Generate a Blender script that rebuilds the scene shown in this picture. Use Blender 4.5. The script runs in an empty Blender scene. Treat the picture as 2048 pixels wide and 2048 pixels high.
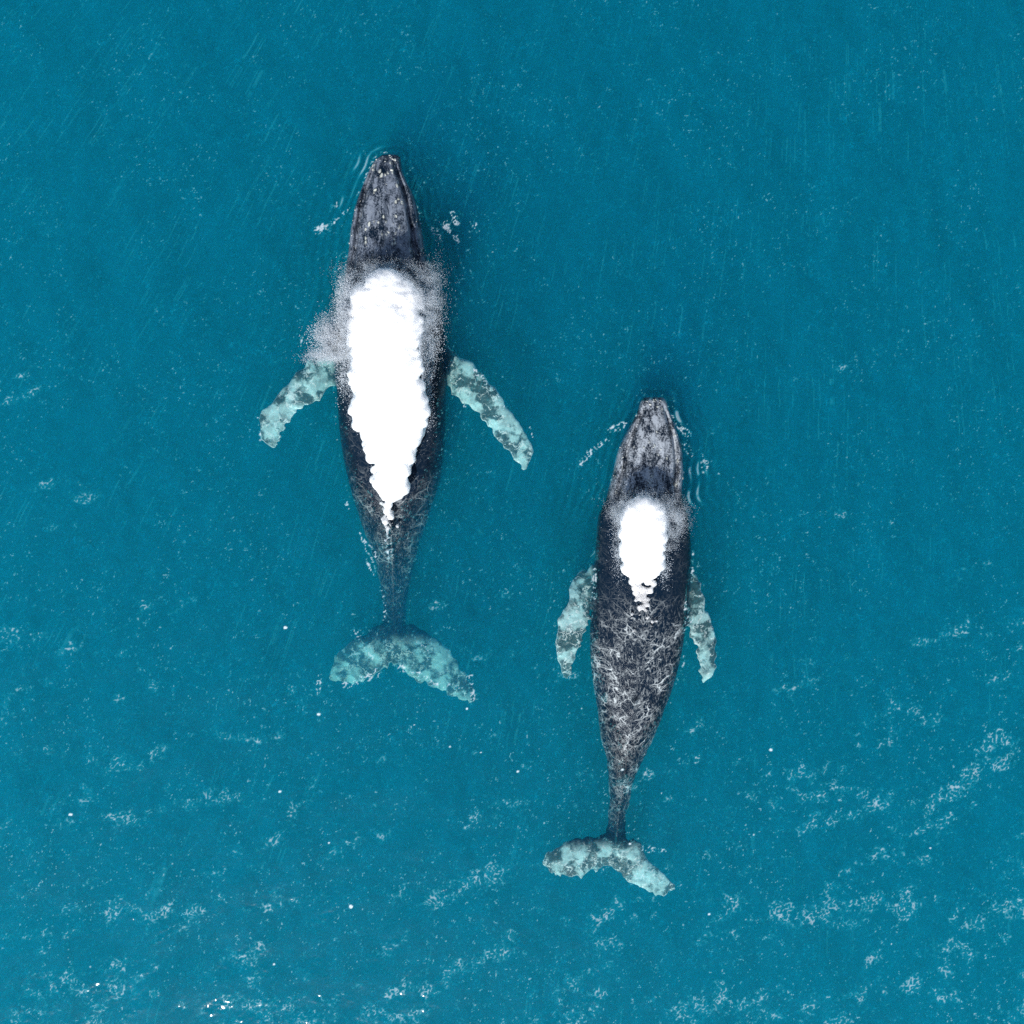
import bpy, bmesh, math, random
import numpy as np
from mathutils import Vector, noise as mnoise

rng = np.random.default_rng(7)
random.seed(7)
scene = bpy.context.scene
COL = scene.collection
R = math.radians

# ------------------------------------------------------------------ camera, sky, sun, exposure
CAM_H = 25.0                                   # drone height above the sea
cam = bpy.data.cameras.new("drone_camera")
cam_ob = bpy.data.objects.new("drone_camera", cam)
COL.objects.link(cam_ob)
cam_ob.location = (0, 0, CAM_H)
cam.sensor_fit = 'HORIZONTAL'
cam.angle = 2 * math.atan(12.8 / CAM_H)
cam.clip_end = 3000
scene.camera = cam_ob

SUN_EL, SUN_DIR = R(41), Vector((-0.30, -0.954))
world = bpy.data.worlds.new("World")
scene.world = world
world.use_nodes = True
wn = world.node_tree
sky = wn.nodes.new('ShaderNodeTexSky')
sky.sky_type = 'NISHITA'
sky.sun_disc = False
sky.sun_elevation = SUN_EL
sky.sun_rotation = math.atan2(SUN_DIR.x, SUN_DIR.y)
bg = wn.nodes['Background']
bg.inputs['Strength'].default_value = 0.09
wn.links.new(sky.outputs[0], bg.inputs['Color'])

sun = bpy.data.lights.new("sun", 'SUN')
sun.energy = 4.8
sun.angle = R(0.5)
sun.color = (1.0, 0.985, 0.965)
sun_ob = bpy.data.objects.new("sun", sun)
COL.objects.link(sun_ob)
sd = Vector((SUN_DIR.x * math.cos(SUN_EL), SUN_DIR.y * math.cos(SUN_EL), math.sin(SUN_EL)))
sun_ob.rotation_euler = sd.to_track_quat('Z', 'Y').to_euler()
sun_ob.location = (-20, -50, 60)

scene.view_settings.view_transform = 'Standard'
scene.view_settings.look = 'None'
scene.view_settings.gamma = 1
scene.view_settings.exposure = 0.22
cy = scene.cycles
cy.use_denoising = False
cy.use_adaptive_sampling = False
cy.max_bounces = 6
cy.diffuse_bounces = 3
cy.glossy_bounces = 2
cy.transmission_bounces = 2
cy.transparent_max_bounces = 12
cy.volume_bounces = 3
cy.sample_clamp_direct = 14
cy.sample_clamp_indirect = 4
cy.caustics_reflective = False
cy.caustics_refractive = False


# ------------------------------------------------------------------ helpers
def P(px, py, z=0.0):
    """photo pixel (2048 px square) -> world point at height z"""
    k = (CAM_H - z) / CAM_H / 80.0
    return np.array([(px - 1024) * k, (1024 - py) * k, z])


def sstep(a, b, x):
    t = np.clip((x - a) / (b - a), 0, 1)
    return t * t * (3 - 2 * t)


def link_mesh(name, verts, faces, mat, parent=None, smooth=True):
    me = bpy.data.meshes.new(name)
    me.from_pydata([tuple(v) for v in verts], [], [tuple(f) for f in faces])
    me.update()
    return link_data(name, me, mat, parent, smooth)


def link_data(name, me, mat, parent=None, smooth=True):
    if smooth:
        me.polygons.foreach_set('use_smooth', np.ones(len(me.polygons), bool))
    if mat:
        me.materials.append(mat)
    o = bpy.data.objects.new(name, me)
    COL.objects.link(o)
    if parent:
        o.parent = parent
        o.matrix_parent_inverse = parent.matrix_world.inverted()
    return o


def np_mesh(name, verts, faces):
    """fast mesh from numpy arrays; faces is (n, k)"""
    me = bpy.data.meshes.new(name)
    n, k = faces.shape
    me.vertices.add(len(verts))
    me.vertices.foreach_set('co', np.ascontiguousarray(verts, np.float32).ravel())
    me.loops.add(n * k)
    me.loops.foreach_set('vertex_index', np.ascontiguousarray(faces, np.int32).ravel())
    me.polygons.add(n)
    me.polygons.foreach_set('loop_start', np.arange(n, dtype=np.int32) * k)
    me.polygons.foreach_set('loop_total', np.full(n, k, np.int32))
    me.update(calc_edges=True)
    return me


def set_color(me, name, arr):
    a = me.color_attributes.new(name, 'FLOAT_COLOR', 'POINT')
    c = np.ones((len(me.vertices), 4), np.float32)
    c[:, :arr.shape[1]] = arr
    a.data.foreach_set('color', c.ravel())


def tag(o, label, cat, group=None):
    o['label'] = label
    o['category'] = cat
    if group:
        o['group'] = group
    return o


class NT:
    """tiny node-tree writer"""
    def __init__(self, name):
        self.m = bpy.data.materials.new(name)
        self.m.use_nodes = True
        self.t = self.m.node_tree
        self.t.nodes.clear()
        self.out = self.t.nodes.new('ShaderNodeOutputMaterial')

    def n(self, kind, **kw):
        nd = self.t.nodes.new(kind)
        for k, v in kw.items():
            setattr(nd, k, v)
        return nd

    def put(self, sock, v):
        if isinstance(v, bpy.types.NodeSocket):
            self.t.links.new(v, sock)
        elif v is not None:
            sock.default_value = v

    def math(self, op, a, b=None, c=None, clamp=False):
        nd = self.n('ShaderNodeMath', operation=op, use_clamp=clamp)
        for i, v in enumerate((a, b, c)):
            self.put(nd.inputs[i], v)
        return nd.outputs[0]

    def vmath(self, op, a, b=None, scale=None):
        nd = self.n('ShaderNodeVectorMath', operation=op)
        self.put(nd.inputs[0], a)
        if b is not None:
            self.put(nd.inputs[1], b)
        if scale is not None:
            self.put(nd.inputs['Scale'], scale)
        return nd.outputs[0]

    def ramp(self, x, lo, hi, a=0.0, b=1.0):
        nd = self.n('ShaderNodeMapRange', interpolation_type='SMOOTHSTEP')
        for i, v in enumerate((x, lo, hi, a, b)):
            self.put(nd.inputs[i], v)
        return nd.outputs[0]

    def noise(self, vec, scale, detail=3, rough=0.55, dist=0.0, out=0):
        nd = self.n('ShaderNodeTexNoise')
        self.put(nd.inputs['Vector'], vec)
        nd.inputs['Scale'].default_value = scale
        nd.inputs['Detail'].default_value = detail
        nd.inputs['Roughness'].default_value = rough
        nd.inputs['Distortion'].default_value = dist
        return nd.outputs[out]

    def voro(self, vec, scale, feature='DISTANCE_TO_EDGE', rand=1.0):
        nd = self.n('ShaderNodeTexVoronoi', feature=feature)
        self.put(nd.inputs['Vector'], vec)
        nd.inputs['Scale'].default_value = scale
        nd.inputs['Randomness'].default_value = rand
        return nd.outputs[0]

    def mix(self, f, a, b):
        nd = self.n('ShaderNodeMix', data_type='RGBA')
        self.put(nd.inputs[0], f)
        for i, v in ((6, a), (7, b)):
            self.put(nd.inputs[i], v if isinstance(v, bpy.types.NodeSocket) else (*v, 1.0))
        return nd.outputs[2]

    def warp(self, vec, scale, amt, detail=2):
        w = self.noise(vec, scale, detail, out=1)
        w = self.vmath('SUBTRACT', w, (0.5, 0.5, 0.5))
        w = self.vmath('SCALE', w, scale=amt)
        return self.vmath('ADD', vec, w)


# ------------------------------------------------------------------ outlines of the two whales (photo pixels)
S = 2048 / 1932
ADULT_BODY = [  # y, left, right, top z, half height
    (293, 722, 750, -0.06, .10), (300, 712, 756, 0.02, .28), (312, 704, 757, 0.10, .46), (323, 700, 759, .16, .58), (348, 690, 769, .26, .75),
    (370, 681, 780, .31, .84), (401, 671, 790, .37, .93), (440, 664, 797, .44, 1.03), (479, 660, 803, .50, 1.11), (499, 656, 808, .52, 1.15), (540, 650, 818, .55, 1.2),
    (620, 639, 837, .50, 1.2), (700, 635, 842, .45, 1.2), (800, 640, 841, .36, 1.15), (850, 646, 838, .28, 1.1),
    (900, 656, 831, .18, 1.0), (950, 670, 816, .02, .92), (1000, 688, 800, -.16, .80), (1050, 706, 784, -.38, .66),
    (1100, 717, 773, -.60, .52), (1150, 723, 767, -.74, .40), (1190, 724, 766, -.78, .26), (1215, 728, 764, -.84, .14)]
CALF_BODY = [
    (750, 1216, 1252, -0.06, .08), (757, 1209, 1257, 0.03, .25), (775, 1203, 1261, .12, .42), (800, 1190, 1270, .22, .55),
    (850, 1166, 1285, .36, .72), (890, 1157, 1287, .44, .85), (920, 1149, 1285, .48, .92), (950, 1141, 1288, .50, .95),
    (970, 1130, 1296, .50, .98), (1000, 1126, 1301, .50, 1.0), (1050, 1123, 1303, .46, 1.0), (1100, 1119, 1300, .42, 1.0),
    (1150, 1116, 1296, .36, .95), (1200, 1113, 1291, .30, .9), (1250, 1115, 1282, .24, .82), (1300, 1121, 1268, .16, .74),
    (1350, 1129, 1249, .09, .64), (1400, 1137, 1227, -.01, .54), (1450, 1146, 1206, -.12, .44), (1500, 1151, 1189, -.24, .34),
    (1550, 1147, 1180, -.33, .24), (1585, 1144, 1182, -.38, .16), (1600, 1148, 1178, -.40, .1)]
ADULT_FLUKE = dict(
    lead=[(658, 1352), (668, 1318), (698, 1285), (740, 1262), (790, 1240), (840, 1256), (882, 1284), (917, 1325), (942, 1370), (950, 1400)],
    trail=[(664, 1360), (690, 1366), (720, 1364), (752, 1350), (785, 1325), (815, 1345), (845, 1364), (880, 1380), (915, 1395), (946, 1406)],
    z=[-1.05, -1.0, -.92, -.85, -.85, -.85, -.88, -.9, -.88, -.8], t=[.02, .05, .09, .14, .17, .14, .1, .07, .05, .02])
CALF_FLUKE = dict(
    lead=[(1082, 1722), (1088, 1711), (1105, 1699), (1140, 1682), (1182, 1674), (1228, 1666), (1264, 1677), (1284, 1694), (1296, 1719), (1319, 1738), (1351, 1770)],
    trail=[(1084, 1730), (1100, 1746), (1122, 1752), (1158, 1754), (1187, 1742), (1213, 1730), (1243, 1750), (1265, 1768), (1292, 1780), (1322, 1792), (1349, 1782)],
    z=[-.42, -.4, -.38, -.36, -.38, -.42, -.38, -.37, -.38, -.4, -.42], t=[.02, .05, .07, .08, .1, .12, .1, .08, .07, .05, .02])
ADULT_FLIP = [
    dict(lead=[(730, 690), (672, 694), (640, 706), (609, 729), (572, 772), (540, 809), (520, 831), (518, 850), (526, 885), (546, 898)],
         trail=[(730, 770), (690, 770), (669, 770), (640, 794), (615, 810), (593, 822), (575, 844), (562, 868), (556, 888), (552, 899)],
         z=[-.65, -.58, -.5, -.42, -.38, -.36, -.36, -.38, -.4, -.42], t=[.2, .2, .17, .14, .12, .1, .08, .06, .05, .02]),
    dict(lead=[(820, 690), (880, 686), (905, 698), (929, 716), (966, 748), (993, 778), (1010, 818), (1034, 838), (1050, 862), (1066, 905), (1056, 935)],
         trail=[(820, 770), (880, 768), (897, 772), (907, 790), (941, 816), (962, 834), (978, 849), (996, 876), (1014, 898), (1034, 928), (1048, 938)],
         z=[-.65, -.58, -.5, -.42, -.38, -.36, -.36, -.36, -.38, -.4, -.42], t=[.2, .2, .17, .14, .12, .1, .09, .08, .06, .05, .02])]
CALF_FLIP = [
    dict(lead=[(1240, 1130), (1196, 1126), (1165, 1138), (1140, 1175), (1135, 1206), (1117, 1238), (1113, 1262), (1108, 1298), (1115, 1325), (1128, 1356)],
         trail=[(1240, 1200), (1196, 1200), (1189, 1205), (1180, 1222), (1178, 1240), (1174, 1258), (1167, 1277), (1157, 1300), (1146, 1330), (1133, 1358)],
         z=[-.55, -.5, -.45, -.32, -.26, -.24, -.24, -.28, -.32, -.36], t=[.15, .14, .12, .1, .09, .08, .07, .06, .05, .02]),
    dict(lead=[(1330, 1130), (1368, 1124), (1388, 1145), (1400, 1168), (1407, 1192), (1408, 1218), (1423, 1246), (1432, 1270), (1433, 1310), (1426, 1340), (1410, 1366)],
         trail=[(1330, 1205), (1364, 1205), (1368, 1215), (1370, 1228), (1373, 1244), (1379, 1266), (1388, 1286), (1393, 1306), (1396, 1326), (1400, 1348), (1406, 1368)],
         z=[-.55, -.5, -.45, -.32, -.26, -.24, -.24, -.26, -.28, -.32, -.36], t=[.15, .14, .12, .1, .09, .08, .07, .06, .06, .05, .02])]


def cubic(ts, xs, t):
    """Catmull-Rom style (PCHIP-like) interpolation"""
    ts, xs = np.asarray(ts, float), np.asarray(xs, float)
    h = np.diff(ts)
    d = np.diff(xs) / h
    m = np.zeros_like(xs)
    m[1:-1] = np.where(d[:-1] * d[1:] > 0, 2 * d[:-1] * d[1:] / (d[:-1] + d[1:] + 1e-12 * np.sign(d[:-1] + d[1:] + 1e-30)), 0)
    m[0], m[-1] = d[0], d[-1]
    i = np.clip(np.searchsorted(ts, t) - 1, 0, len(ts) - 2)
    u = (t - ts[i]) / h[i]
    return ((2 * u**3 - 3 * u**2 + 1) * xs[i] + (u**3 - 2 * u**2 + u) * h[i] * m[i]
            + (-2 * u**3 + 3 * u**2) * xs[i + 1] + (u**3 - u**2) * h[i] * m[i + 1])


class Body:
    """lofted trunk: station table with centre line, half width and heights, in world metres"""
    def __init__(self, rows, head_end, scale, fin):
        self.fin = fin * S
        rows = [(y * S, l * S, r * S, zt, hh) for y, l, r, zt, hh in rows]
        self.py = np.array([r[0] for r in rows])
        self.l = np.array([r[1] for r in rows])
        self.r = np.array([r[2] for r in rows])
        self.zt = np.array([r[3] for r in rows])
        self.hh = np.array([r[4] for r in rows])
        self.head_end = head_end * S
        self.k = scale

    def at(self, py):
        l, r = cubic(self.py, self.l, py), cubic(self.py, self.r, py)
        zt, hh = cubic(self.py, self.zt, py), cubic(self.py, self.hh, py)
        zw = zt - hh * 0.75                                   # height of the widest line
        zw = np.minimum(zw, -0.0)
        kk = (CAM_H - np.minimum(zw, 0)) / CAM_H / 80
        return ((l + r) / 2 - 1024) * kk, (r - l) / 2 * kk, zt, hh, zw, (1024 - py) * kk

    def mesh(self, n=420, m=128):
        py = np.linspace(self.py[0], self.py[-1], n)
        cx, hw, zt, hh, zw, wy = self.at(py)
        th = np.linspace(0, 2 * np.pi, m, endpoint=False)
        head = 1 - sstep(self.head_end - 60, self.head_end + 40, py)     # 1 on the head
        c, s = np.cos(th), np.sin(th)
        V = np.zeros((n, m, 3))
        t01 = (py - self.py[0]) / (self.head_end - self.py[0])
        for i in range(n):
            p = 1.0 - 0.22 * head[i]
            ux = np.sign(c) * np.abs(c) ** p
            up = zt[i] - zw[i]
            dn = max(hh[i] * 2 - up, 0.05)
            z = np.where(s > 0, zw[i] + up * np.abs(s) ** (1 - .25 * head[i]), zw[i] - dn * np.abs(s))
            u = np.abs(ux)
            f = np.zeros(m)
            top = (s > 0)
            k = self.k
            g = head[i] * sstep(0.05, .2, t01[i])
            # mouth line between rostrum and lower jaw, widening backwards
            gl = 0.70 + .08 * min(t01[i], 1)
            f -= g * .20 * k * np.exp(-((u - gl) * hw[i] / (.040 * k + .012)) ** 2)
            f += g * .07 * k * np.exp(-((u - gl - .13) * hw[i] / (.09 * k)) ** 2)
            # central ridge and the raised blowhole mound
            rr = head[i] * sstep(.25, .5, t01[i])
            f += rr * .06 * k * np.exp(-(ux * hw[i] / (.045 * k)) ** 2)
            f -= rr * .035 * k * np.exp(-((u * hw[i] - .16 * k) / (.09 * k)) ** 2)
            mound = np.exp(-((t01[i] - .97) / .13) ** 2)
            f += mound * .12 * k * np.exp(-((u * hw[i] - .13 * k) / (.13 * k)) ** 2)
            # dorsal keel on the tail stock
            tail = sstep(.62, .85, (py[i] - self.py[0]) / (self.py[-1] - self.py[0]))
            f += tail * .05 * k * np.exp(-(ux * hw[i] / (.06 * k)) ** 2)
            # low dorsal fin
            f += .20 * k * np.exp(-((py[i] - self.fin) / (14 * k)) ** 2) * np.exp(-(ux * hw[i] / (.07 * k)) ** 2)
            z = np.where(top, z + f, z)
            V[i, :, 0] = cx[i] + ux * hw[i]
            V[i, :, 1] = wy[i]
            V[i, :, 2] = z
        faces = []
        idx = np.arange(n * m).reshape(n, m)
        a, b = idx[:-1], idx[1:]
        q = np.stack([a, np.roll(a, -1, 1), np.roll(b, -1, 1), b], -1).reshape(-1, 4)
        verts = V.reshape(-1, 3)
        verts = np.vstack([verts, V[0].mean(0), V[-1].mean(0)])
        faces = [tuple(f) for f in q]
        for j in range(m):
            faces.append((n * m, idx[0, (j + 1) % m], idx[0, j]))
            faces.append((n * m + 1, idx[-1, j], idx[-1, (j + 1) % m]))
        return verts, faces

    def outline(self):
        py = np.linspace(self.py[0], self.py[-1], 120)
        cx, hw, *_, wy = self.at(py)
        return np.vstack([np.stack([cx - hw, wy], 1), np.stack([cx + hw, wy], 1)[::-1]])


def fin_mesh(d, n, jit, seed, m=20):
    """flat lofted fin between a leading and a trailing edge, with knobs and notches along both"""
    r = np.random.default_rng(seed)
    L = np.array([P(x, y, z) for (x, y), z in zip(d['lead'], d['z'])])
    T = np.array([P(x, y, z) for (x, y), z in zip(d['trail'], d['z'])])
    t0 = np.linspace(0, 1, len(L))
    t = np.linspace(0, 1, n)
    Li = np.stack([cubic(t0, L[:, i], t) for i in range(3)], 1)
    Ti = np.stack([cubic(t0, T[:, i], t) for i in range(3)], 1)
    th = np.interp(t, t0, d['t'])
    ch = Ti - Li
    ln = np.linalg.norm(ch, axis=1, keepdims=True) + 1e-6
    j1 = np.interp(np.arange(n), np.arange(0, n + 3, 3), r.normal(0, jit, len(np.arange(0, n + 3, 3))))
    j2 = np.interp(np.arange(n), np.arange(0, n + 2, 2), r.normal(0, jit, len(np.arange(0, n + 2, 2))))
    Li = Li - ch / ln * j1[:, None]
    Ti = Ti + ch / ln * j2[:, None]
    ang = np.linspace(0, 2 * np.pi, m, endpoint=False)
    V = np.zeros((n, m, 3))
    for i in range(n):
        f = (1 - np.cos(ang)) / 2
        V[i] = Li[i] + (Ti[i] - Li[i]) * f[:, None]
        V[i, :, 2] += np.sin(ang) * max(th[i], .03) * (1.15 - .5 * f)
    idx = np.arange(n * m).reshape(n, m)
    a, b = idx[:-1], idx[1:]
    q = np.stack([a, np.roll(a, -1, 1), np.roll(b, -1, 1), b], -1).reshape(-1, 4)
    verts = np.vstack([V.reshape(-1, 3), V[0].mean(0), V[-1].mean(0)])
    faces = [tuple(f) for f in q]
    for j in range(m):
        faces.append((n * m, idx[0, (j + 1) % m], idx[0, j]))
        faces.append((n * m + 1, idx[-1, j], idx[-1, (j + 1) % m]))
    return verts, faces


def union_remesh(pieces, voxel, smooth=2):
    verts, faces = [], []
    for v, f in pieces:
        o = len(verts)
        verts += [tuple(x) for x in v]
        faces += [tuple(i + o for i in q) for q in f]
    me = bpy.data.meshes.new('tmp')
    me.from_pydata(verts, [], faces)
    bm = bmesh.new()
    bm.from_mesh(me)
    # orient every shell outwards
    bmesh.ops.recalc_face_normals(bm, faces=bm.faces)
    bm.to_mesh(me)
    bm.free()
    ob = bpy.data.objects.new('tmp', me)
    COL.objects.link(ob)
    md = ob.modifiers.new('r', 'REMESH')
    md.mode = 'VOXEL'
    md.voxel_size = voxel
    sm = ob.modifiers.new('s', 'SMOOTH')
    sm.factor = .5
    sm.iterations = smooth
    dg = bpy.context.evaluated_depsgraph_get()
    out = bpy.data.meshes.new_from_object(ob.evaluated_get(dg))
    bpy.data.objects.remove(ob)
    bpy.data.meshes.remove(me)
    return out


def coords(me):
    a = np.zeros(len(me.vertices) * 3, np.float32)
    me.vertices.foreach_get('co', a)
    return a.reshape(-1, 3)


ADULT = Body(ADULT_BODY, 520, 1.0, 985)
CALF = Body(CALF_BODY, 955, .8, 1318)

# ------------------------------------------------------------------ sea, seabed
GN, GS = 1536, 35.3                             # the rippled sheet covers 35.3 m


def seg_dist(px, py, poly, closed=False):
    d = np.full(px.shape, 1e9)
    pts = list(poly) + ([poly[0]] if closed else [])
    for (ax, ay), (bx, by) in zip(pts[:-1], pts[1:]):
        vx, vy = bx - ax, by - ay
        t = np.clip(((px - ax) * vx + (py - ay) * vy) / (vx * vx + vy * vy + 1e-9), 0, 1)
        d = np.minimum(d, np.hypot(px - ax - t * vx, py - ay - t * vy))
    return d


def inside(px, py, poly):
    c = np.zeros(px.shape, bool)
    n = len(poly)
    for i in range(n):
        ax, ay = poly[i]
        bx, by = poly[(i + 1) % n]
        hit = ((ay > py) != (by > py)) & (px < (bx - ax) * (py - ay) / (by - ay + 1e-12) + ax)
        c ^= hit
    return c


def spectrum_field(n, size, seed, kmin, kmax, power, wind, spread):
    r = np.random.default_rng(seed)
    k = np.fft.fftfreq(n, size / n) * 2 * np.pi
    kx, ky = np.meshgrid(k, k)
    kk = np.hypot(kx, ky) + 1e-9
    amp = np.where((kk > kmin) & (kk < kmax), kk ** power, 0)
    cosd = np.abs((kx * wind[0] + ky * wind[1]) / kk)
    amp = amp * (spread + (1 - spread) * cosd ** 2)
    f = np.fft.ifft2(amp * (r.normal(size=(n, n)) + 1j * r.normal(size=(n, n)))).real
    return f / f.std()


R_SPARK = np.random.default_rng(99)


def build_sea():
    x = np.linspace(-GS / 2, GS / 2, GN)
    X, Y = np.meshgrid(x, x)

    def fld(seed, k0, k1, p, wind=(1, 0), spread=1.0):
        return spectrum_field(GN, GS, seed, k0, k1, p, wind, spread)
    big = fld(3, .9, 3.0, -2.0, (.35, -.93), .25)
    mid = fld(4, 3.0, 13, -1.9, (.5, -.86), .45)
    small = fld(5, 13, 48, -1.5, (.35, -.93), .5)
    micro = fld(15, 48, 120, -1.2)
    patch = fld(6, .15, 1.6, -1.2)
    clump = .85 * fld(7, 1.8, 14, -1.2, (.35, -.93), .15) + .30 * patch + .30 * fld(8, 9, 40, -1.2)
    south = np.clip((.5 - Y) / 13.5, -.7, 1.0)                    # ripples and painted glints increase towards the bottom of the view
    cat = sstep(1.05, 1.95, clump * .72 + .95 * south)              # cat's paws: patches of steep ripples
    Z = (.010 * big + .0050 * mid + (.0007 + .0030 * cat) * small + (.0002 + .0012 * cat) * micro)
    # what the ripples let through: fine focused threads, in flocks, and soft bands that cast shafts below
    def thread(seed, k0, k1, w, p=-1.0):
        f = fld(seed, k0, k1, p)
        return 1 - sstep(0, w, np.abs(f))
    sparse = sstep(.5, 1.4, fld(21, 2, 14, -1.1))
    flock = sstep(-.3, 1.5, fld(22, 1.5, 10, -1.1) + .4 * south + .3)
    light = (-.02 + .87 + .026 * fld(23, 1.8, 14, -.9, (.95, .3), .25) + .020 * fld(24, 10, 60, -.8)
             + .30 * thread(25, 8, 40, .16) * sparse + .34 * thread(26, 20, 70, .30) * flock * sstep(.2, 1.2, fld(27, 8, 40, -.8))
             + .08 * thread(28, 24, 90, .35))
    fbm = fld(31, 6, 110, -1.35)
    lace = 1 - sstep(.0, .5, np.abs(fld(32, 18, 64, -1.3)))
    foam_glint = np.zeros_like(Z)
    crest = np.zeros_like(Z)
    for W, nose in ((ADULT, 290 * S), (CALF, 748 * S)):
        k = W.k
        out = W.outline()
        x0, x1, y0, y1 = out[:, 0].min() - 3, out[:, 0].max() + 3, out[:, 1].min() - 2, out[:, 1].max() + 2
        sel = (X > x0) & (X < x1) & (Y > y0) & (Y < y1)
        sx, sy = X[sel], Y[sel]
        d = seg_dist(sx, sy, out, True)
        d = np.where(inside(sx, sy, out), -d, d)
        ny = (1024 - nose) / 80
        back = (ny - sy) / (4.0 * k)                            # 0 at the nose, 1 where the wake ends
        m = sstep(-.2, .0, back) * (1 - sstep(.7, 1.25, back))
        lam = .22
        rip = np.cos(2 * np.pi * (d + mid[sel] * .05) / lam) * np.exp(-np.abs(d - .12) / (.38 + .65 * np.clip(back, 0, 1))) * m
        rip *= .5 + .5 * sstep(-.5, 1, patch[sel] + mid[sel])
        Z[sel] += .012 * rip * (d > -.1)
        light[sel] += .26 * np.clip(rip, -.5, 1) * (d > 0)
        foam_glint[sel] = np.maximum(foam_glint[sel], 0)
        crest[sel] = np.maximum(crest[sel], sstep(.30, .75, rip) * (d > .02) * sstep(-.8, .9, .8 * small[sel] + mid[sel] + .6 * clump[sel]))
        # feathered wake arms left and right of the head
        arm = np.exp(-((d - .25 - .50 * np.clip(back, 0, 1.3)) / .16) ** 2) * sstep(.12, .4, back) * (1 - sstep(1.0, 1.5, back))
        foam_glint[sel] += .50 * arm * sstep(.0, 1.6, mid[sel] + .5 * patch[sel])
        edge = np.exp(-(d / (.05 * k + .015)) ** 2)
        body = edge * (sy < ny - 4.6 * k) * (sy > ny - (8.6 if W is ADULT else 9.6) * k)
        foam_glint[sel] += body * (.25 + .4 * sstep(-.4, 1.2, patch[sel] + .7 * mid[sel]))
        foam_glint[sel] += edge * .42 * (sy > ny - 4.6 * k) * (d > -.05) * sstep(-.8, .8, mid[sel])
    # strokes of foam seen in the water: pixel x0, y0, x1, y1, half width, strength
    for ax, ay, bx_, by, wd, fs in [
            (690, 1372, 752, 1348, 9, .75), (800, 1335, 860, 1362, 11, .7), (855, 1362, 925, 1385, 10, .6), (940, 1352, 947, 1398, 8, .6),
            (640, 1350, 636, 1385, 5, .6), (660, 1392, 690, 1380, 5, .45), (820, 1262, 850, 1300, 14, .5), (715, 1270, 740, 1310, 16, .45),
            (772, 1000, 776, 1060, 6, .85), (775, 1060, 782, 1125, 4, .85), (768, 1150, 770, 1235, 2, .7), (690, 1000, 722, 1070, 3, .6), (872, 1010, 850, 1060, 3, .5),
            (722, 1075, 745, 1110, 3, .9), (738, 1120, 765, 1188, 3, .8),
            (636, 462, 672, 440, 6, .95), (672, 440, 700, 415, 4, .8), (712, 372, 700, 392, 4, .6),
            (893, 448, 922, 490, 6, .95), (868, 458, 880, 480, 5, .85), (905, 425, 912, 445, 5, .7), (920, 520, 930, 545, 4, .8), (945, 445, 955, 460, 4, .6), (960, 485, 985, 505, 4, .5),
            (1160, 932, 1182, 905, 7, .85), (1182, 905, 1215, 878, 6, .7), (1222, 860, 1250, 848, 4, .6), (1345, 850, 1378, 868, 5, .8), (1372, 890, 1382, 910, 4, .7), (1395, 900, 1440, 952, 4, .6),
            (1135, 990, 1140, 1020, 4, .6), (1290, 1698, 1330, 1706, 5, .7), (600, 690, 622, 668, 4, .6), (572, 735, 566, 745, 5, .9),
            (948, 738, 972, 765, 5, .8), (995, 790, 1008, 815, 5, .9), (1058, 855, 1066, 872, 4, .9), (900, 760, 930, 812, 3, .8), (515, 830, 522, 880, 3, .8),
            (1190, 1130, 1186, 1200, 3, .8), (1368, 1140, 1366, 1215, 4, .85), (1378, 1240, 1366, 1262, 4, .7)]:
        (wx, wy, _), (vx, vy, _) = P(ax, ay), P(bx_, by)
        pad = .5
        sel = (X > min(wx, vx) - pad) & (X < max(wx, vx) + pad) & (Y > min(wy, vy) - pad) & (Y < max(wy, vy) + pad)
        d = seg_dist(X[sel], Y[sel], [(wx, wy), (vx, vy)])
        d = d + .035 * mid[sel]
        foam_glint[sel] = np.maximum(foam_glint[sel], fs * .9 * np.exp(-(d / (wd / 80 * 1.1)) ** 2))
    # torn edges: foam survives where the noise is high, as clots and lace
    tear = .5 + .22 * fbm
    foam_glint = np.maximum(.75 * sstep(1.2, 1.6, foam_glint + tear * .8), .75 * lace * sstep(.55, .95, foam_glint + tear * .6)) * sstep(.06, .3, foam_glint)
    foam_glint = np.maximum(foam_glint, .32 * crest)  # bright bow-ripple crests painted in as pale lines
    # sky reflections on the cat's paws painted as pale lace, then stray flecks
    foam_glint = np.maximum(foam_glint, (.05 + .40 * lace) * cat * sstep(-.2, 1.0, fld(33, 5, 60, -1.5) + .3 * clump))
    foam_glint = np.maximum(foam_glint, .22 * lace * sstep(2.2, 2.9, fld(42, 12, 70, -.9) + .3 * clump + .3 * south))
    # ripple light painted in as thin teal threads: short worms everywhere
    worm = thread(51, 16, 80, .22, -.8) * sstep(.35, 1.3, fld(52, 10, 50, -.7)) * sstep(-.9, 1.0, fld(53, 1, 9, -1.1) + .3 * south + .25)
    foam_glint = np.maximum(foam_glint, (.30 + .14 * np.clip(south, 0, 1)) * worm)
    worm = thread(54, 30, 110, .30, -.6) * sstep(.6, 1.4, fld(55, 14, 70, -.6))
    foam_glint = np.maximum(foam_glint, (.09 + .08 * np.clip(south, 0, 1)) * worm)
    vx, vy = (1720 - 1024) / 80, (1024 + 2000) / 80  # light shafts below the surface painted as faint streaks fanning from one point
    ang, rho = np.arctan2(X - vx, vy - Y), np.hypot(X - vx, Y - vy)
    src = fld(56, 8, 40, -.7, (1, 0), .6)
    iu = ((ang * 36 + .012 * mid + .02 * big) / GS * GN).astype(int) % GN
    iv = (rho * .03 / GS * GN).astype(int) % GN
    shaft_streak = 1 - sstep(0, .12, np.abs(src[iv, iu]))
    gate = fld(57, .8, 5, -1.1)
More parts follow.
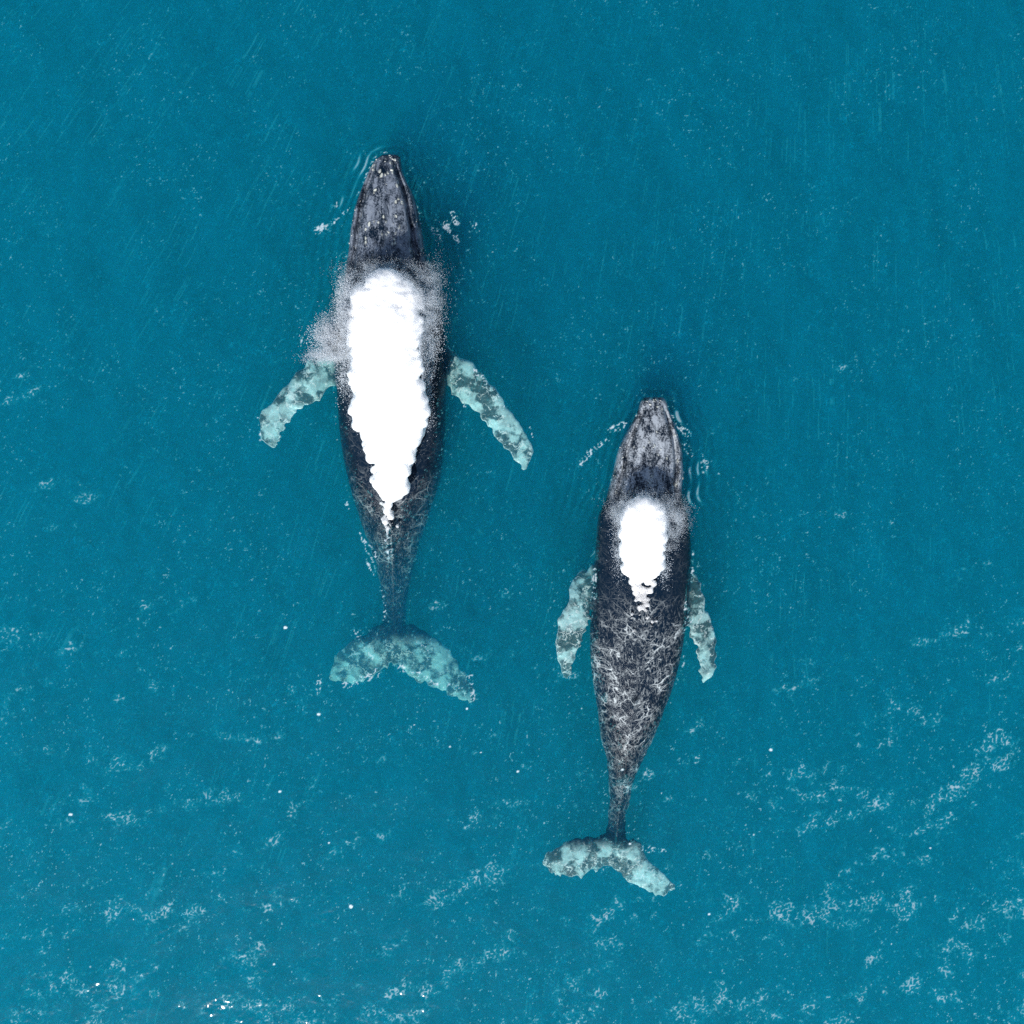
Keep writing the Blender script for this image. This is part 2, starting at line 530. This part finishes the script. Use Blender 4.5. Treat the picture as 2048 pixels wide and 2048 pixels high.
    foam_glint = np.maximum(foam_glint, +.10 * shaft_streak * sstep(-.5, 1.2, gate - .8 * south) * sstep(-2.2, .4, fld(58, 6, 40, -.9)))
    for _ in range(24):                                          # sun glints on a few crests, painted as white dots
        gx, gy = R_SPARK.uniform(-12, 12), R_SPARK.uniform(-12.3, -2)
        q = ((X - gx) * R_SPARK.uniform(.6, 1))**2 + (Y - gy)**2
        foam_glint = np.maximum(foam_glint, sstep(.7, .95, np.exp(-q / R_SPARK.uniform(.03, .065) ** 2) + .12 * fbm))
    fade = np.minimum(np.minimum(X - x[0], x[-1] - X), np.minimum(Y - x[0], x[-1] - Y))
    Z *= sstep(0, .6, fade)
    n = GN
    top = np.stack([X, Y, Z], -1).reshape(-1, 3)
    idx = np.arange(n * n).reshape(n, n)
    quads = [np.stack([idx[:-1, :-1], idx[:-1, 1:], idx[1:, 1:], idx[1:, :-1]], -1).reshape(-1, 4)]
    # skirt: rings out to the horizon, then down and under, closing the body of water
    ring = np.concatenate([idx[0, :-1], idx[:-1, -1], idx[-1, :0:-1], idx[:0:-1, 0]])
    rp = top[ring]
    verts = [top]
    cnt = n * n
    for scale_, dz in ((3, 0), (50, 0)):
        p = rp.copy()
        p[:, :2] *= scale_
        p[:, 2] = dz
        new = np.arange(cnt, cnt + len(ring))
        nx = np.roll(new, -1)
        quads.append(np.stack([np.roll(ring, -1), ring, new, nx], -1))
        verts.append(p)
        cnt += len(ring)
        ring = new
    verts = np.vstack(verts)
    quads = np.vstack(quads)
    me = bpy.data.meshes.new('sea')
    loops = quads.ravel().astype(np.int32)
    tot = np.full(len(quads), 4, np.int32)
    start = np.concatenate([[0], np.cumsum(tot)[:-1]]).astype(np.int32)
    me.vertices.add(len(verts))
    me.vertices.foreach_set('co', verts.astype(np.float32).ravel())
    me.loops.add(len(loops))
    me.loops.foreach_set('vertex_index', loops)
    me.polygons.add(len(tot))
    me.polygons.foreach_set('loop_start', start)
    me.polygons.foreach_set('loop_total', tot)
    me.update(calc_edges=True)
    at = np.zeros((len(verts), 3))
    at[:n * n, 0] = np.clip(foam_glint, 0, 1).ravel()
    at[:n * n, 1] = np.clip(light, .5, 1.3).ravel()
    at[n * n:, 1] = .86
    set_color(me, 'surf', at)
    sm = np.ones(len(tot), bool)
    sm[(n - 1) ** 2:] = False
    me.polygons.foreach_set('use_smooth', sm)
    o = link_data('sea', me, sea_material(), smooth=False)
    o['kind'] = 'structure'


def sea_material():
    g = NT('sea_water')
    at = g.n('ShaderNodeAttribute', attribute_name='surf')
    sep = g.n('ShaderNodeSeparateColor')
    g.put(sep.inputs[0], at.outputs['Color'])
    foam_glint, tr = sep.outputs[0], sep.outputs[1]
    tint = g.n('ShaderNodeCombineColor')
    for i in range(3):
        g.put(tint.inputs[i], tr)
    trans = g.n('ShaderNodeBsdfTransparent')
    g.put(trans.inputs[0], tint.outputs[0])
    gl = g.n('ShaderNodeBsdfAnisotropic')
    gl.inputs['Roughness'].default_value = .13
    # Schlick reflectance, the same from above and below (the sheet does not bend light)
    lw = g.n('ShaderNodeLayerWeight')
    lw.inputs['Blend'].default_value = .5
    fr = g.math('MULTIPLY_ADD', g.math('POWER', lw.outputs['Facing'], 5), .98, .02)
    mx = g.n('ShaderNodeMixShader')
    g.put(mx.inputs[0], fr)
    g.put(mx.inputs[1], trans.outputs[0])
    g.put(mx.inputs[2], gl.outputs[0])
    df = g.n('ShaderNodeBsdfDiffuse')
    g.put(df.inputs[0], g.mix(g.ramp(foam_glint, .05, .42), (.03, .66, .75), (.72, .83, .88)))  # teal for painted ripple light, paler for foam and painted glints
    mx2 = g.n('ShaderNodeMixShader')
    g.put(mx2.inputs[0], g.math('MULTIPLY', foam_glint, .85))
    g.put(mx2.inputs[1], mx.outputs[0])
    g.put(mx2.inputs[2], df.outputs[0])
    g.put(g.out.inputs['Surface'], mx2.outputs[0])
    return g.m


build_sea()

# body of the water under the sheet: scatters and soaks up the daylight
g = NT('water_body')
sc = g.n('ShaderNodeVolumeScatter')
sc.inputs['Color'].default_value = (.001, .53, .88, 1)
sc.inputs['Density'].default_value = .55
sc.inputs['Anisotropy'].default_value = 0.35
ab = g.n('ShaderNodeVolumeAbsorption')
ab.inputs['Color'].default_value = (0, .845, .935, 1)
ab.inputs['Density'].default_value = .6
ad = g.n('ShaderNodeAddShader')
g.put(ad.inputs[0], sc.outputs[0])
g.put(ad.inputs[1], ab.outputs[0])
g.put(g.out.inputs['Volume'], ad.outputs[0])
bx = [(x * 880, y * 880, z) for z in (-12.7, -.03) for x, y in ((-1, -1), (1, -1), (1, 1), (-1, 1))]
wb = link_mesh('water_depths', bx, [(3, 2, 1, 0), (4, 5, 6, 7), (0, 1, 5, 4), (1, 2, 6, 5), (2, 3, 7, 6), (3, 0, 4, 7)], g.m, smooth=False)
wb['kind'] = 'structure'

g = NT('sand')
b = g.n('ShaderNodeBsdfDiffuse')
g.put(b.inputs[0], g.mix(g.noise(g.n('ShaderNodeNewGeometry').outputs['Position'], .4, 4), (.10, .11, .09), (.20, .19, .15)))
g.put(g.out.inputs[0], b.outputs[0])
sb = link_mesh('seabed', [(-890, -890, -12.8), (890, -890, -12.8), (890, 890, -12.8), (-890, 890, -12.8)], [(0, 1, 2, 3)], g.m, smooth=False)
sb['kind'] = 'structure'


# ------------------------------------------------------------------ whales
def skin_material(name, head_grey, streak):
    g = NT(name)
    pos = g.n('ShaderNodeNewGeometry').outputs['Position']
    at = g.n('ShaderNodeAttribute', attribute_name='pigment')
    sep = g.n('ShaderNodeSeparateColor')
    g.put(sep.inputs[0], at.outputs['Color'])
    head, pale, lace_w = sep.outputs[0], sep.outputs[1], sep.outputs[2]
    st = g.vmath('MULTIPLY', pos, (1.0, .38, .6))
    w = g.warp(st, 3, .25, 3)
    dark = g.mix(g.noise(w, 2.5, 5, .65), (.002, .008, .019), (.004, .015, .032))
    # grey scuffed skin on the head
    a = g.noise(w, 5.5, 7, .68)
    b_ = g.noise(pos, 26, 5, .75)
    scuff = g.math('ADD', g.math('MULTIPLY', a, .6), g.math('MULTIPLY', b_, .4))
    scuff = g.math('MULTIPLY', g.ramp(scuff, .43, .57), head)
    c = g.mix(scuff, dark, head_grey)
    fine = g.ramp(g.noise(w, 16, 6, .8), .56, .66)
    c = g.mix(g.math('MULTIPLY', g.math('MULTIPLY', fine, head), .75), c, (.42, .46, .50))
    # dark oval scars
    sp = g.ramp(g.voro(g.vmath('MULTIPLY', pos, (1, .5, 1)), 7, 'F1'), .10, .2, 1, 0)
    c = g.mix(g.math('MULTIPLY', g.math('MULTIPLY', sp, head), streak), c, (.02, .035, .055))
    # pale barnacle spots
    spt = g.ramp(g.voro(g.warp(g.vmath('MULTIPLY', pos, (1, .6, 1)), 8, .12, 3), 8, 'F1'), .16, .34, 1, 0)
    spt = g.math('MULTIPLY', spt, g.ramp(g.noise(pos, 2.6, 3), .48, .60))
    c = g.mix(g.math('MULTIPLY', spt, head), c, (.60, .62, .55))
    # pale pigment on flippers and flukes with darker marbling
    mar = g.noise(g.warp(pos, 4, .2, 3), 3.2, 5, .62)
    mar = g.ramp(mar, .28, .62)
    palec = g.mix(mar, (.26, .36, .36), (.50, .74, .73))
    see = g.ramp(g.noise(g.warp(pos, 3, .35, 3), 2.1, 4, .6), .43, .56, 0, .9)
    palec = g.mix(see, palec, (.012, .05, .06))
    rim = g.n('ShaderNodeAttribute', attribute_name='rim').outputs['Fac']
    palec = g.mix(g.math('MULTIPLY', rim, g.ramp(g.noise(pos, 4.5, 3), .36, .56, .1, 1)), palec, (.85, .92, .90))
    caustic_lines = g.math('MULTIPLY', g.ramp(g.math('ABSOLUTE', g.math('SUBTRACT', g.noise(g.warp(pos, 3, .35, 4), 3.4, 4, .6), .5)), 0, .035, 1, 0), g.ramp(g.noise(pos, 5, 3), .40, .60))
    palec = g.mix(g.math('MULTIPLY', caustic_lines, .9), palec, (.86, .92, .90))  # caustic ripple light painted into the fin colour
    c = g.mix(pale, c, palec)
    # foam runs and scratches, with ripple highlights painted in as a pale net
    fl = g.n('ShaderNodeAttribute', attribute_name='flow').outputs['Vector']
    ws = g.warp(fl, 3.0, .30, 3)
    l1 = g.math('MAXIMUM', g.ramp(g.voro(ws, 3.2), .0, .045, 1, 0), g.math('MULTIPLY', g.ramp(g.voro(g.warp(ws, 5, .15), 6.5), .0, .06, 1, 0), .6))
    fz = g.math('ABSOLUTE', g.math('SUBTRACT', g.noise(ws, 4.5, 4, .6), .5))
    l2 = g.ramp(fz, 0, .028, 1, 0)
    l3 = g.ramp(g.noise(w, 22, 6, .8), .52, .66)
    brk = g.math('MULTIPLY', g.ramp(g.noise(pos, 2.2, 5, .7), .40, .62), g.ramp(g.noise(pos, 9, 3, .6), .22, .48))
    l = g.math('MULTIPLY', g.math('MAXIMUM', l1, g.math('MULTIPLY', l2, .45)), brk)
    l = g.math('MAXIMUM', l, g.math('MULTIPLY', l3, .5))
    c = g.mix(g.math('MULTIPLY', l, lace_w), c, (.60, .66, .67))
    bs = g.n('ShaderNodeBsdfPrincipled')
    g.put(bs.inputs['Base Color'], c)
    bs.inputs['Roughness'].default_value = .38
    bs.inputs['Specular IOR Level'].default_value = .22
    bs.inputs['IOR'].default_value = 1.36
    bp = g.n('ShaderNodeBump')
    bp.inputs['Distance'].default_value = 1
    hh = g.math('ADD', g.math('MULTIPLY', b_, .012), g.math('MULTIPLY', spt, .02))
    g.put(bp.inputs['Height'], hh)
    # scuffs keep a rougher, drier surface
    g.put(bs.inputs['Roughness'], g.math('ADD', .20, g.math('MULTIPLY', scuff, .32)))
    bp.inputs['Strength'].default_value = .8
    g.put(bs.inputs['Normal'], bp.outputs[0])
    g.put(g.out.inputs[0], bs.outputs[0])
    return g.m


def build_whale(W, flips, fluke, mat, seed, pale_fluke, lace_range, label):
    pieces = [W.mesh(), fin_mesh(fluke, 110, .034, seed + 5)]
    for i, f in enumerate(flips):
        pieces.append(fin_mesh(f, 80, .034, seed + i))
    me = union_remesh(pieces, .024)
    co = coords(me)
    # the fins are thin and flexed: give them an uneven, buckled rim
    pyv = 1024 - co[:, 1] * 80
    cx, hw, *_ = W.at(np.clip(pyv, W.py[0], W.py[-1]))
    thin = np.maximum(sstep(1.0, 1.3, np.abs(co[:, 0] - cx) / (hw + .02)), sstep(fluke['lead'][4][1] + 10, fluke['lead'][4][1] + 40, pyv))
    tl0 = W.py[0] + .62 * (W.py[-1] - W.py[0])
    thin = np.maximum(thin, .75 * sstep(tl0, tl0 + 160, pyv))
    wob = np.array([mnoise.noise_vector(Vector(p) * 2.6) for p in co]) + .5 * np.array([mnoise.noise_vector(Vector(p) * 6.5) for p in co])
    wob[:, 2] *= .35
    co = co + (wob * (thin * .055)[:, None]).astype(np.float32)
    me.vertices.foreach_set('co', co.astype(np.float32).ravel())
    me.update()
    # screen row of each vertex, for the pigment map along the body
    py = 1024 - co[:, 1] * 80 * CAM_H / (CAM_H - np.minimum(co[:, 2], 0))
    pc = np.clip(py, W.py[0], W.py[-1])
    cx, hw, *_ = W.at(pc)
    lat = np.abs(co[:, 0] - cx) / (hw + 1e-6)
    L = W.head_end - W.py[0]
    head = 1 - sstep(W.head_end - .18 * L, W.head_end - .02 * L, py)
    fl0 = fluke['lead'][len(fluke['lead']) // 2][1]
    flip = sstep(.98, 1.12, lat) * (py < fl0 - 40)
    fk = sstep(fl0 + 8, fl0 + 40, py)
    pale = np.maximum(flip, fk * pale_fluke)
    lace = sstep(lace_range[0], lace_range[1], py) * (1 - sstep(fl0 - 60, fl0, py)) * (1 - flip) * lace_range[2]
    if W is ADULT:
        lace = np.maximum(lace, .9 * np.exp(-((co[:, 0] - cx) / .10) ** 2) * sstep(990, 1020, py) * (1 - sstep(1130, 1230, py)))
    if W is CALF:
        lace = np.maximum(lace, .9 * np.exp(-((co[:, 0] - cx) / .28) ** 2) * sstep(1170, 1215, py) * (1 - sstep(1300, 1400, py)) * (co[:, 2] > 0))
    lace = np.maximum(lace, .09 * (1 - flip) * (1 - head) * (1 - fk))
    set_color(me, 'pigment', np.stack([head, pale, lace], 1))
    nor = np.zeros(len(me.vertices) * 3, np.float32)
    me.vertices.foreach_get('normal', nor)
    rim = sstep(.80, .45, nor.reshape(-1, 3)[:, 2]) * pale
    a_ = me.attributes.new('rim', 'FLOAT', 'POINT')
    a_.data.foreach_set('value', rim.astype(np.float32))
    lx = np.abs(co[:, 0] - cx)
    a_ = me.attributes.new('flow', 'FLOAT_VECTOR', 'POINT')
    a_.data.foreach_set('vector', np.stack([(co[:, 1] - .8 * lx) * .88, (co[:, 1] * .8 + lx) * .50, np.sign(co[:, 0] - cx) * 3], 1).astype(np.float32).ravel())
    o = link_data('humpback_whale', me, mat)
    tag(o, label, 'whale', 'humpback whales swimming at the surface')
    return o


adult = build_whale(ADULT, ADULT_FLIP, ADULT_FLUKE, skin_material('dark_skin', (.22, .255, .31), .5), 11, .85, (900, 1040, .60),
                    'larger dark whale with wide spread pale flippers and its tail sunk under the water')
calf = build_whale(CALF, CALF_FLIP, CALF_FLUKE, skin_material('grey_skin', (.46, .50, .54), .9), 23, 1.0, (1150, 1300, 1.0),
                   'smaller grey whale with a pale mottled head and flippers held back along its sides')

# ------------------------------------------------------------------ barnacles and tubercles on the heads
g = NT('barnacle')
b = g.n('ShaderNodeBsdfPrincipled')
g.put(b.inputs['Base Color'], g.mix(g.noise(g.n('ShaderNodeNewGeometry').outputs['Position'], 30, 3), (.35, .36, .33), (.75, .76, .68)))
b.inputs['Roughness'].default_value = .7
g.put(g.out.inputs[0], b.outputs[0])
BARN = g.m


def ico(sub=1):
    bm = bmesh.new()
    bmesh.ops.create_icosphere(bm, subdivisions=sub, radius=1)
    v = np.array([x.co[:] for x in bm.verts])
    f = np.array([[y.index for y in x.verts] for x in bm.faces])
    bm.free()
    return v, f


ICO1, ICO2, ICO3 = ico(1), ico(2), ico(3)


def scatter(base, pts, rad, r, squash=1.0, jitter=0.0):
    bv, bf = base
    n = len(pts)
    V = bv[None] * rad[:, None, None] * (1 + jitter * r.normal(size=(n, len(bv), 1)))
    V[:, :, 2] *= squash
    V = V + pts[:, None, :]
    F = bf[None] + (np.arange(n) * len(bv))[:, None, None]
    return V.reshape(-1, 3), F.reshape(-1, 3)


def surface_points(me, mask_fn, n, r):
    co = coords(me)
    nor = np.zeros(len(me.vertices) * 3, np.float32)
    me.vertices.foreach_get('normal', nor)
    nor = nor.reshape(-1, 3)
    w = mask_fn(co, nor)
    w = w / w.sum()
    return co[r.choice(len(co), n, p=w)]


def barnacles(whale, W, n, seed):
    r = np.random.default_rng(seed)
    y0 = (1024 - W.py[0]) / 80
    L = (W.head_end - W.py[0]) / 80

    def mask(co, nor):
        t = (y0 - co[:, 1]) / L
        pyv = np.clip(1024 - co[:, 1] * 80, W.py[0], W.py[-1])
        cx, hw, *_ = W.at(pyv)
        u = np.abs(co[:, 0] - cx) / (hw + 1e-6)
        up = (nor[:, 2] > .15) & (co[:, 2] > .0)
        tip = np.exp(-(t / .07) ** 2) * 9
        lip = np.exp(-((u - .9) / .07) ** 2) * 1.3 * (t < .85)
        mid = np.exp(-(u / .1) ** 2) * .3 * (t > .2) * (t < .9)
        row = np.exp(-((u - .42) / .12) ** 2) * .2 * (t > .15) * (t < .8)
        return up * (tip + lip + mid + row) * (t < .95) * (t > -.1) + 1e-12
    pts = surface_points(whale.data, mask, n, r)
    rad = .008 + .045 * r.beta(1.1, 3.5, n)
    v, f = scatter(ICO1, pts, rad, r, .45, .22)
    bo = link_data('barnacles', np_mesh('barnacles', v, f), BARN, whale)
    bo['kind'] = 'stuff'


barnacles(adult, ADULT, 30, 31)
barnacles(calf, CALF, 22, 32)

# ------------------------------------------------------------------ blows
g = NT('spray_white')
d1 = g.n('ShaderNodeBsdfDiffuse')
d1.inputs[0].default_value = (.91, .955, 1, 1)
d2 = g.n('ShaderNodeBsdfTranslucent')
d2.inputs[0].default_value = (.91, .955, 1, 1)
ms = g.n('ShaderNodeMixShader')
ms.inputs[0].default_value = .5
g.put(ms.inputs[1], d1.outputs[0])
g.put(ms.inputs[2], d2.outputs[0])
g.put(g.out.inputs[0], ms.outputs[0])
SPRAY = g.m
g = NT('spray_core')
b = g.n('ShaderNodeBsdfPrincipled')
b.inputs['Base Color'].default_value = (.97, .975, .98, 1)
b.inputs['Roughness'].default_value = 1
b.inputs['Specular IOR Level'].default_value = 0
b.inputs['Subsurface Weight'].default_value = 1
b.inputs['Subsurface Radius'].default_value = (.5, .5, .5)
b.inputs['Subsurface Scale'].default_value = 1
g.put(g.out.inputs[0], b.outputs[0])
CLOUD = g.m
TETRA = (np.array([(1, 1, 1), (-1, -1, 1), (-1, 1, -1), (1, -1, -1)]) / 1.3, np.array([(0, 1, 2), (0, 3, 1), (0, 2, 3), (1, 3, 2)]))


def P_arr(px, py, z):
    k = (CAM_H - z) / CAM_H / 80.0
    return np.stack([(px - 1024) * k, (1024 - py) * k, z], -1)


def build_blow(rows, zc, mist, lumps, label, seed, scale):
    """rows: y, left, right of the dense core (1932 px); zc: height of the core's centre along y"""
    r = np.random.default_rng(seed)
    rows = np.array(rows, float) * S
    y, l, rr = rows.T
    o = bpy.data.objects.new('blow_plume', None)
    o.location = P(float((l[0] + rr[0]) / 2), float(y[0]), .55)
    COL.objects.link(o)
    bpy.context.view_layer.update()
    # dense core: hundreds of overlapping puffs fused into one billowing body
    pts, rad = [], []
    n = int(620 * scale)
    for _ in range(n):
        t = r.uniform(0, 1)
        yy = y[0] + (y[-1] - y[0]) * t
        a, b = np.interp(yy, y, l), np.interp(yy, y, rr)
        rpx = min(r.uniform(6, 20) if t < .5 else r.uniform(7, 30 if scale == 1 else 14), (b - a) * .36)
        u = r.uniform(-1, 1)
        xx = (a + b) / 2 + u * max((b - a) / 2 - rpx, 0)
        hz = np.interp(t, *zc)
        th = .2 * (b - a) / 80 / 2
        zz = hz + th * math.sqrt(max(0, 1 - u * u)) - rpx / 80 + r.normal(0, .015)
        yy = np.clip(yy, y[0] + rpx * .8, y[-1] - rpx * .6)
        pts.append(P(xx, yy, zz))
        rad.append(rpx / 80)
        if r.random() < .5 or rpx > 20:
            pts.append(P(xx, yy, zz - rpx / 80 * 1.1))
            rad.append(rpx / 80 * 1.1)
    # lobes that break the rim
    for t in np.linspace(.12, .97, int(34 * math.sqrt(scale))):
        for sd in (-1, 1):
            if r.random() < (.25 if t < .45 else .40):
                continue
            yy = y[0] + (y[-1] - y[0]) * (t + r.normal(0, .012))
            a, b = np.interp(yy, y, l), np.interp(yy, y, rr)
            rpx = r.uniform(8, 18) * min(1, scale + .3) if t > .45 else r.uniform(5, 9)
            xx = (a if sd < 0 else b) - sd * rpx * r.uniform(.45 if t > .45 else .8, 1.15)
            pts.append(P(xx, yy, np.interp(t, *zc) - rpx / 80 * .45))
            rad.append(rpx / 80)
    # lumps of water raining down behind it
    for bx_, by_, br_, bz_ in lumps:
        pts.append(P(bx_ * S, by_ * S, bz_))
        rad.append(br_ / 80)
    pts, rad = np.array(pts), np.array(rad)
    v, f = scatter(ICO2, pts, rad, r, 1.0, .0)
    me = union_remesh([(v, f)], .026, 5)
    me.materials.clear()
    co = coords(me)
    nor = np.zeros(len(me.vertices) * 3, np.float32)
    me.vertices.foreach_get('normal', nor)
    nor = nor.reshape(-1, 3)
    dis = np.array([mnoise.fractal(Vector(p) * 7.0, 1.0, 2.0, 3) for p in co])
    me.vertices.foreach_set('co', (co + nor * (dis * .028)[:, None]).astype(np.float32).ravel())
    me.update()
    link_data('mist', me, CLOUD, o)
    # loose droplets round it
    allp, allr = [], []
    for cx, cy_, sx, sy, z0, z1, cnt, r0, r1, rot in mist:
        cx, cy_, sx, sy = cx * S, cy_ * S, sx * S, sy * S
        gx, gy = r.normal(0, 1, cnt) * sx, r.normal(0, 1, cnt) * sy
        c, s_ = math.cos(R(rot)), math.sin(R(rot))
        gx, gy = gx * c - gy * s_, gx * s_ + gy * c
        z = r.uniform(z0, z1, cnt)
        allp.append(P_arr(cx + gx, cy_ + gy, z))
        allr.append(r0 + (r1 - r0) * r.beta(1.2, 4, cnt))
    # fringe along the core's rim
    cnt = int(22000 * scale)
    t = r.beta(1, 3.2, cnt)
    yy = y[0] + (y[-1] - y[0]) * t
    a, b = np.interp(yy, y, l), np.interp(yy, y, rr)
    side = r.choice([-1, 1], cnt)
    off = r.exponential(5, cnt) - 4
    xx = np.where(side < 0, a - off, b + off)
    yy = yy + r.normal(0, 5, cnt)
    z = np.interp(t, *zc) + r.normal(0, .12, cnt)
    allp.append(P_arr(xx, yy, np.maximum(z, .1)))
    allr.append(.003 + .007 * r.beta(1.2, 4, cnt))
    pts, rad = np.concatenate(allp), np.concatenate(allr)
    dens = np.array([mnoise.fractal(Vector(p) * 3.5, 1.0, 2.0, 4) for p in pts])
    keep = r.uniform(0, 1, len(pts)) < sstep(-.45, .25, dens)
    pts, rad = pts[keep], rad[keep]
    v, f = scatter(TETRA, pts, rad, r, 1.0, .25)
    dr = link_data('droplets', np_mesh('droplets', v, f), SPRAY, o, smooth=False)
    dr['kind'] = 'stuff'
    tag(o, label, 'whale blow', 'blows over the whales')
    return o


r = np.random.default_rng(77)
ADULT_CORE = [(510, 722, 738), (520, 705, 752), (535, 680, 775), (555, 660, 797), (580, 654, 802), (620, 652, 800), (650, 655, 793), (680, 662, 797), (700, 660, 801), (728, 660, 797), (738, 668, 790),
              (750, 664, 804), (775, 663, 806), (795, 664, 809), (808, 669, 807), (820, 690, 797), (832, 686, 787), (850, 690, 786), (868, 697, 783), (880, 705, 775), (890, 702, 769), (905, 707, 771), (925, 712, 767), (940, 721, 754)]
ad_mist = [  # cx, cy, sx, sy, z0, z1, count, r0, r1, rotation
    (798, 580, 15, 34, .6, 1.6, 52000, .003, .009, 15),
    (813, 625, 11, 26, .6, 1.3, 4500, .005, .014, 0),
    (728, 516, 34, 12, .8, 1.4, 34000, .003, .008, 0),
    (652, 578, 9, 26, .4, 1.6, 16000, .005, .014, 0),
    (630, 634, 17, 18, .3, 1.4, 22000, .005, .016, 30),
    (650, 648, 13, 14, .3, 1.2, 24000, .004, .013, 0),
    (632, 666, 24, 7, .3, 1.2, 20000, .003, .011, -8),
    (648, 705, 7, 24, .2, .9, 1600, .005, .018, 0),
    (810, 665, 7, 30, .4, 1.0, 5000, .004, .013, 0),
    (810, 725, 6, 40, .4, .9, 1200, .005, .014, 0)]
ad_lumps = [(700, 866, 9, .45), (706, 886, 8, .4), (689, 838, 8, .5), (704, 905, 9, .35), (733, 952, 9, .25), (730, 964, 8, .2), (738, 975, 7, .15), (728, 985, 6, .1)]
for i in range(46):
    t = i / 45
    ad_lumps.append((730 + r.normal(0, 7 - 4 * t) + 2 * t, 945 + 105 * t + r.normal(0, 3), r.uniform(2.2, 5) * (1 - .4 * t), .16 - .40 * t + .06))
build_blow(ADULT_CORE, ([0, .3, .6, 1], [1.45, 1.4, 1.1, .45]), ad_mist, ad_lumps,
           'long white blow hanging over the back of the larger whale', 5, 1.0)
CALF_CORE = [(940, 1204, 1226), (950, 1190, 1240), (962, 1175, 1255), (980, 1170, 1260), (1005, 1169, 1258), (1030, 1170, 1254), (1055, 1171, 1252), (1074, 1173, 1249), (1086, 1178, 1243)]
ca_mist = [(1263, 980, 15, 18, .6, 1.2, 24000, .003, .008, 20), (1262, 1010, 10, 16, .6, 1.1, 5000, .003, .009, 0),
           (1168, 968, 12, 12, .6, 1.1, 5000, .003, .008, 0), (1214, 946, 24, 8, .8, 1.2, 16000, .003, .008, 0),
           (1168, 1030, 7, 30, .5, 1.0, 1800, .005, .014, 0), (1254, 1060, 6, 22, .5, 1.0, 1200, .005, .014, 0)]
ca_lumps = [(1193, 1097, 8, .45), (1206, 1096, 8, .45), (1222, 1097, 8, .45), (1234, 1101, 7, .45), (1200, 1109, 7, .44), (1228, 1114, 7, .44), (1215, 1111, 5, .44)]
for i in range(56):
    t = (i / 55) ** 1.1
    ca_lumps.append((1210 + 12 * r.choice([-1, 1]) * t + 6 * t + r.normal(0, 8 - 3 * t), 1106 + 82 * t + r.normal(0, 4), r.uniform(2.5, 6.5) * (1 - .5 * t), .42 - .06 * t))
build_blow(CALF_CORE, ([0, .4, 1], [1.15, 1.1, .7]), ca_mist, ca_lumps,
           'short rounded white blow hanging over the back of the smaller whale', 6, .5)
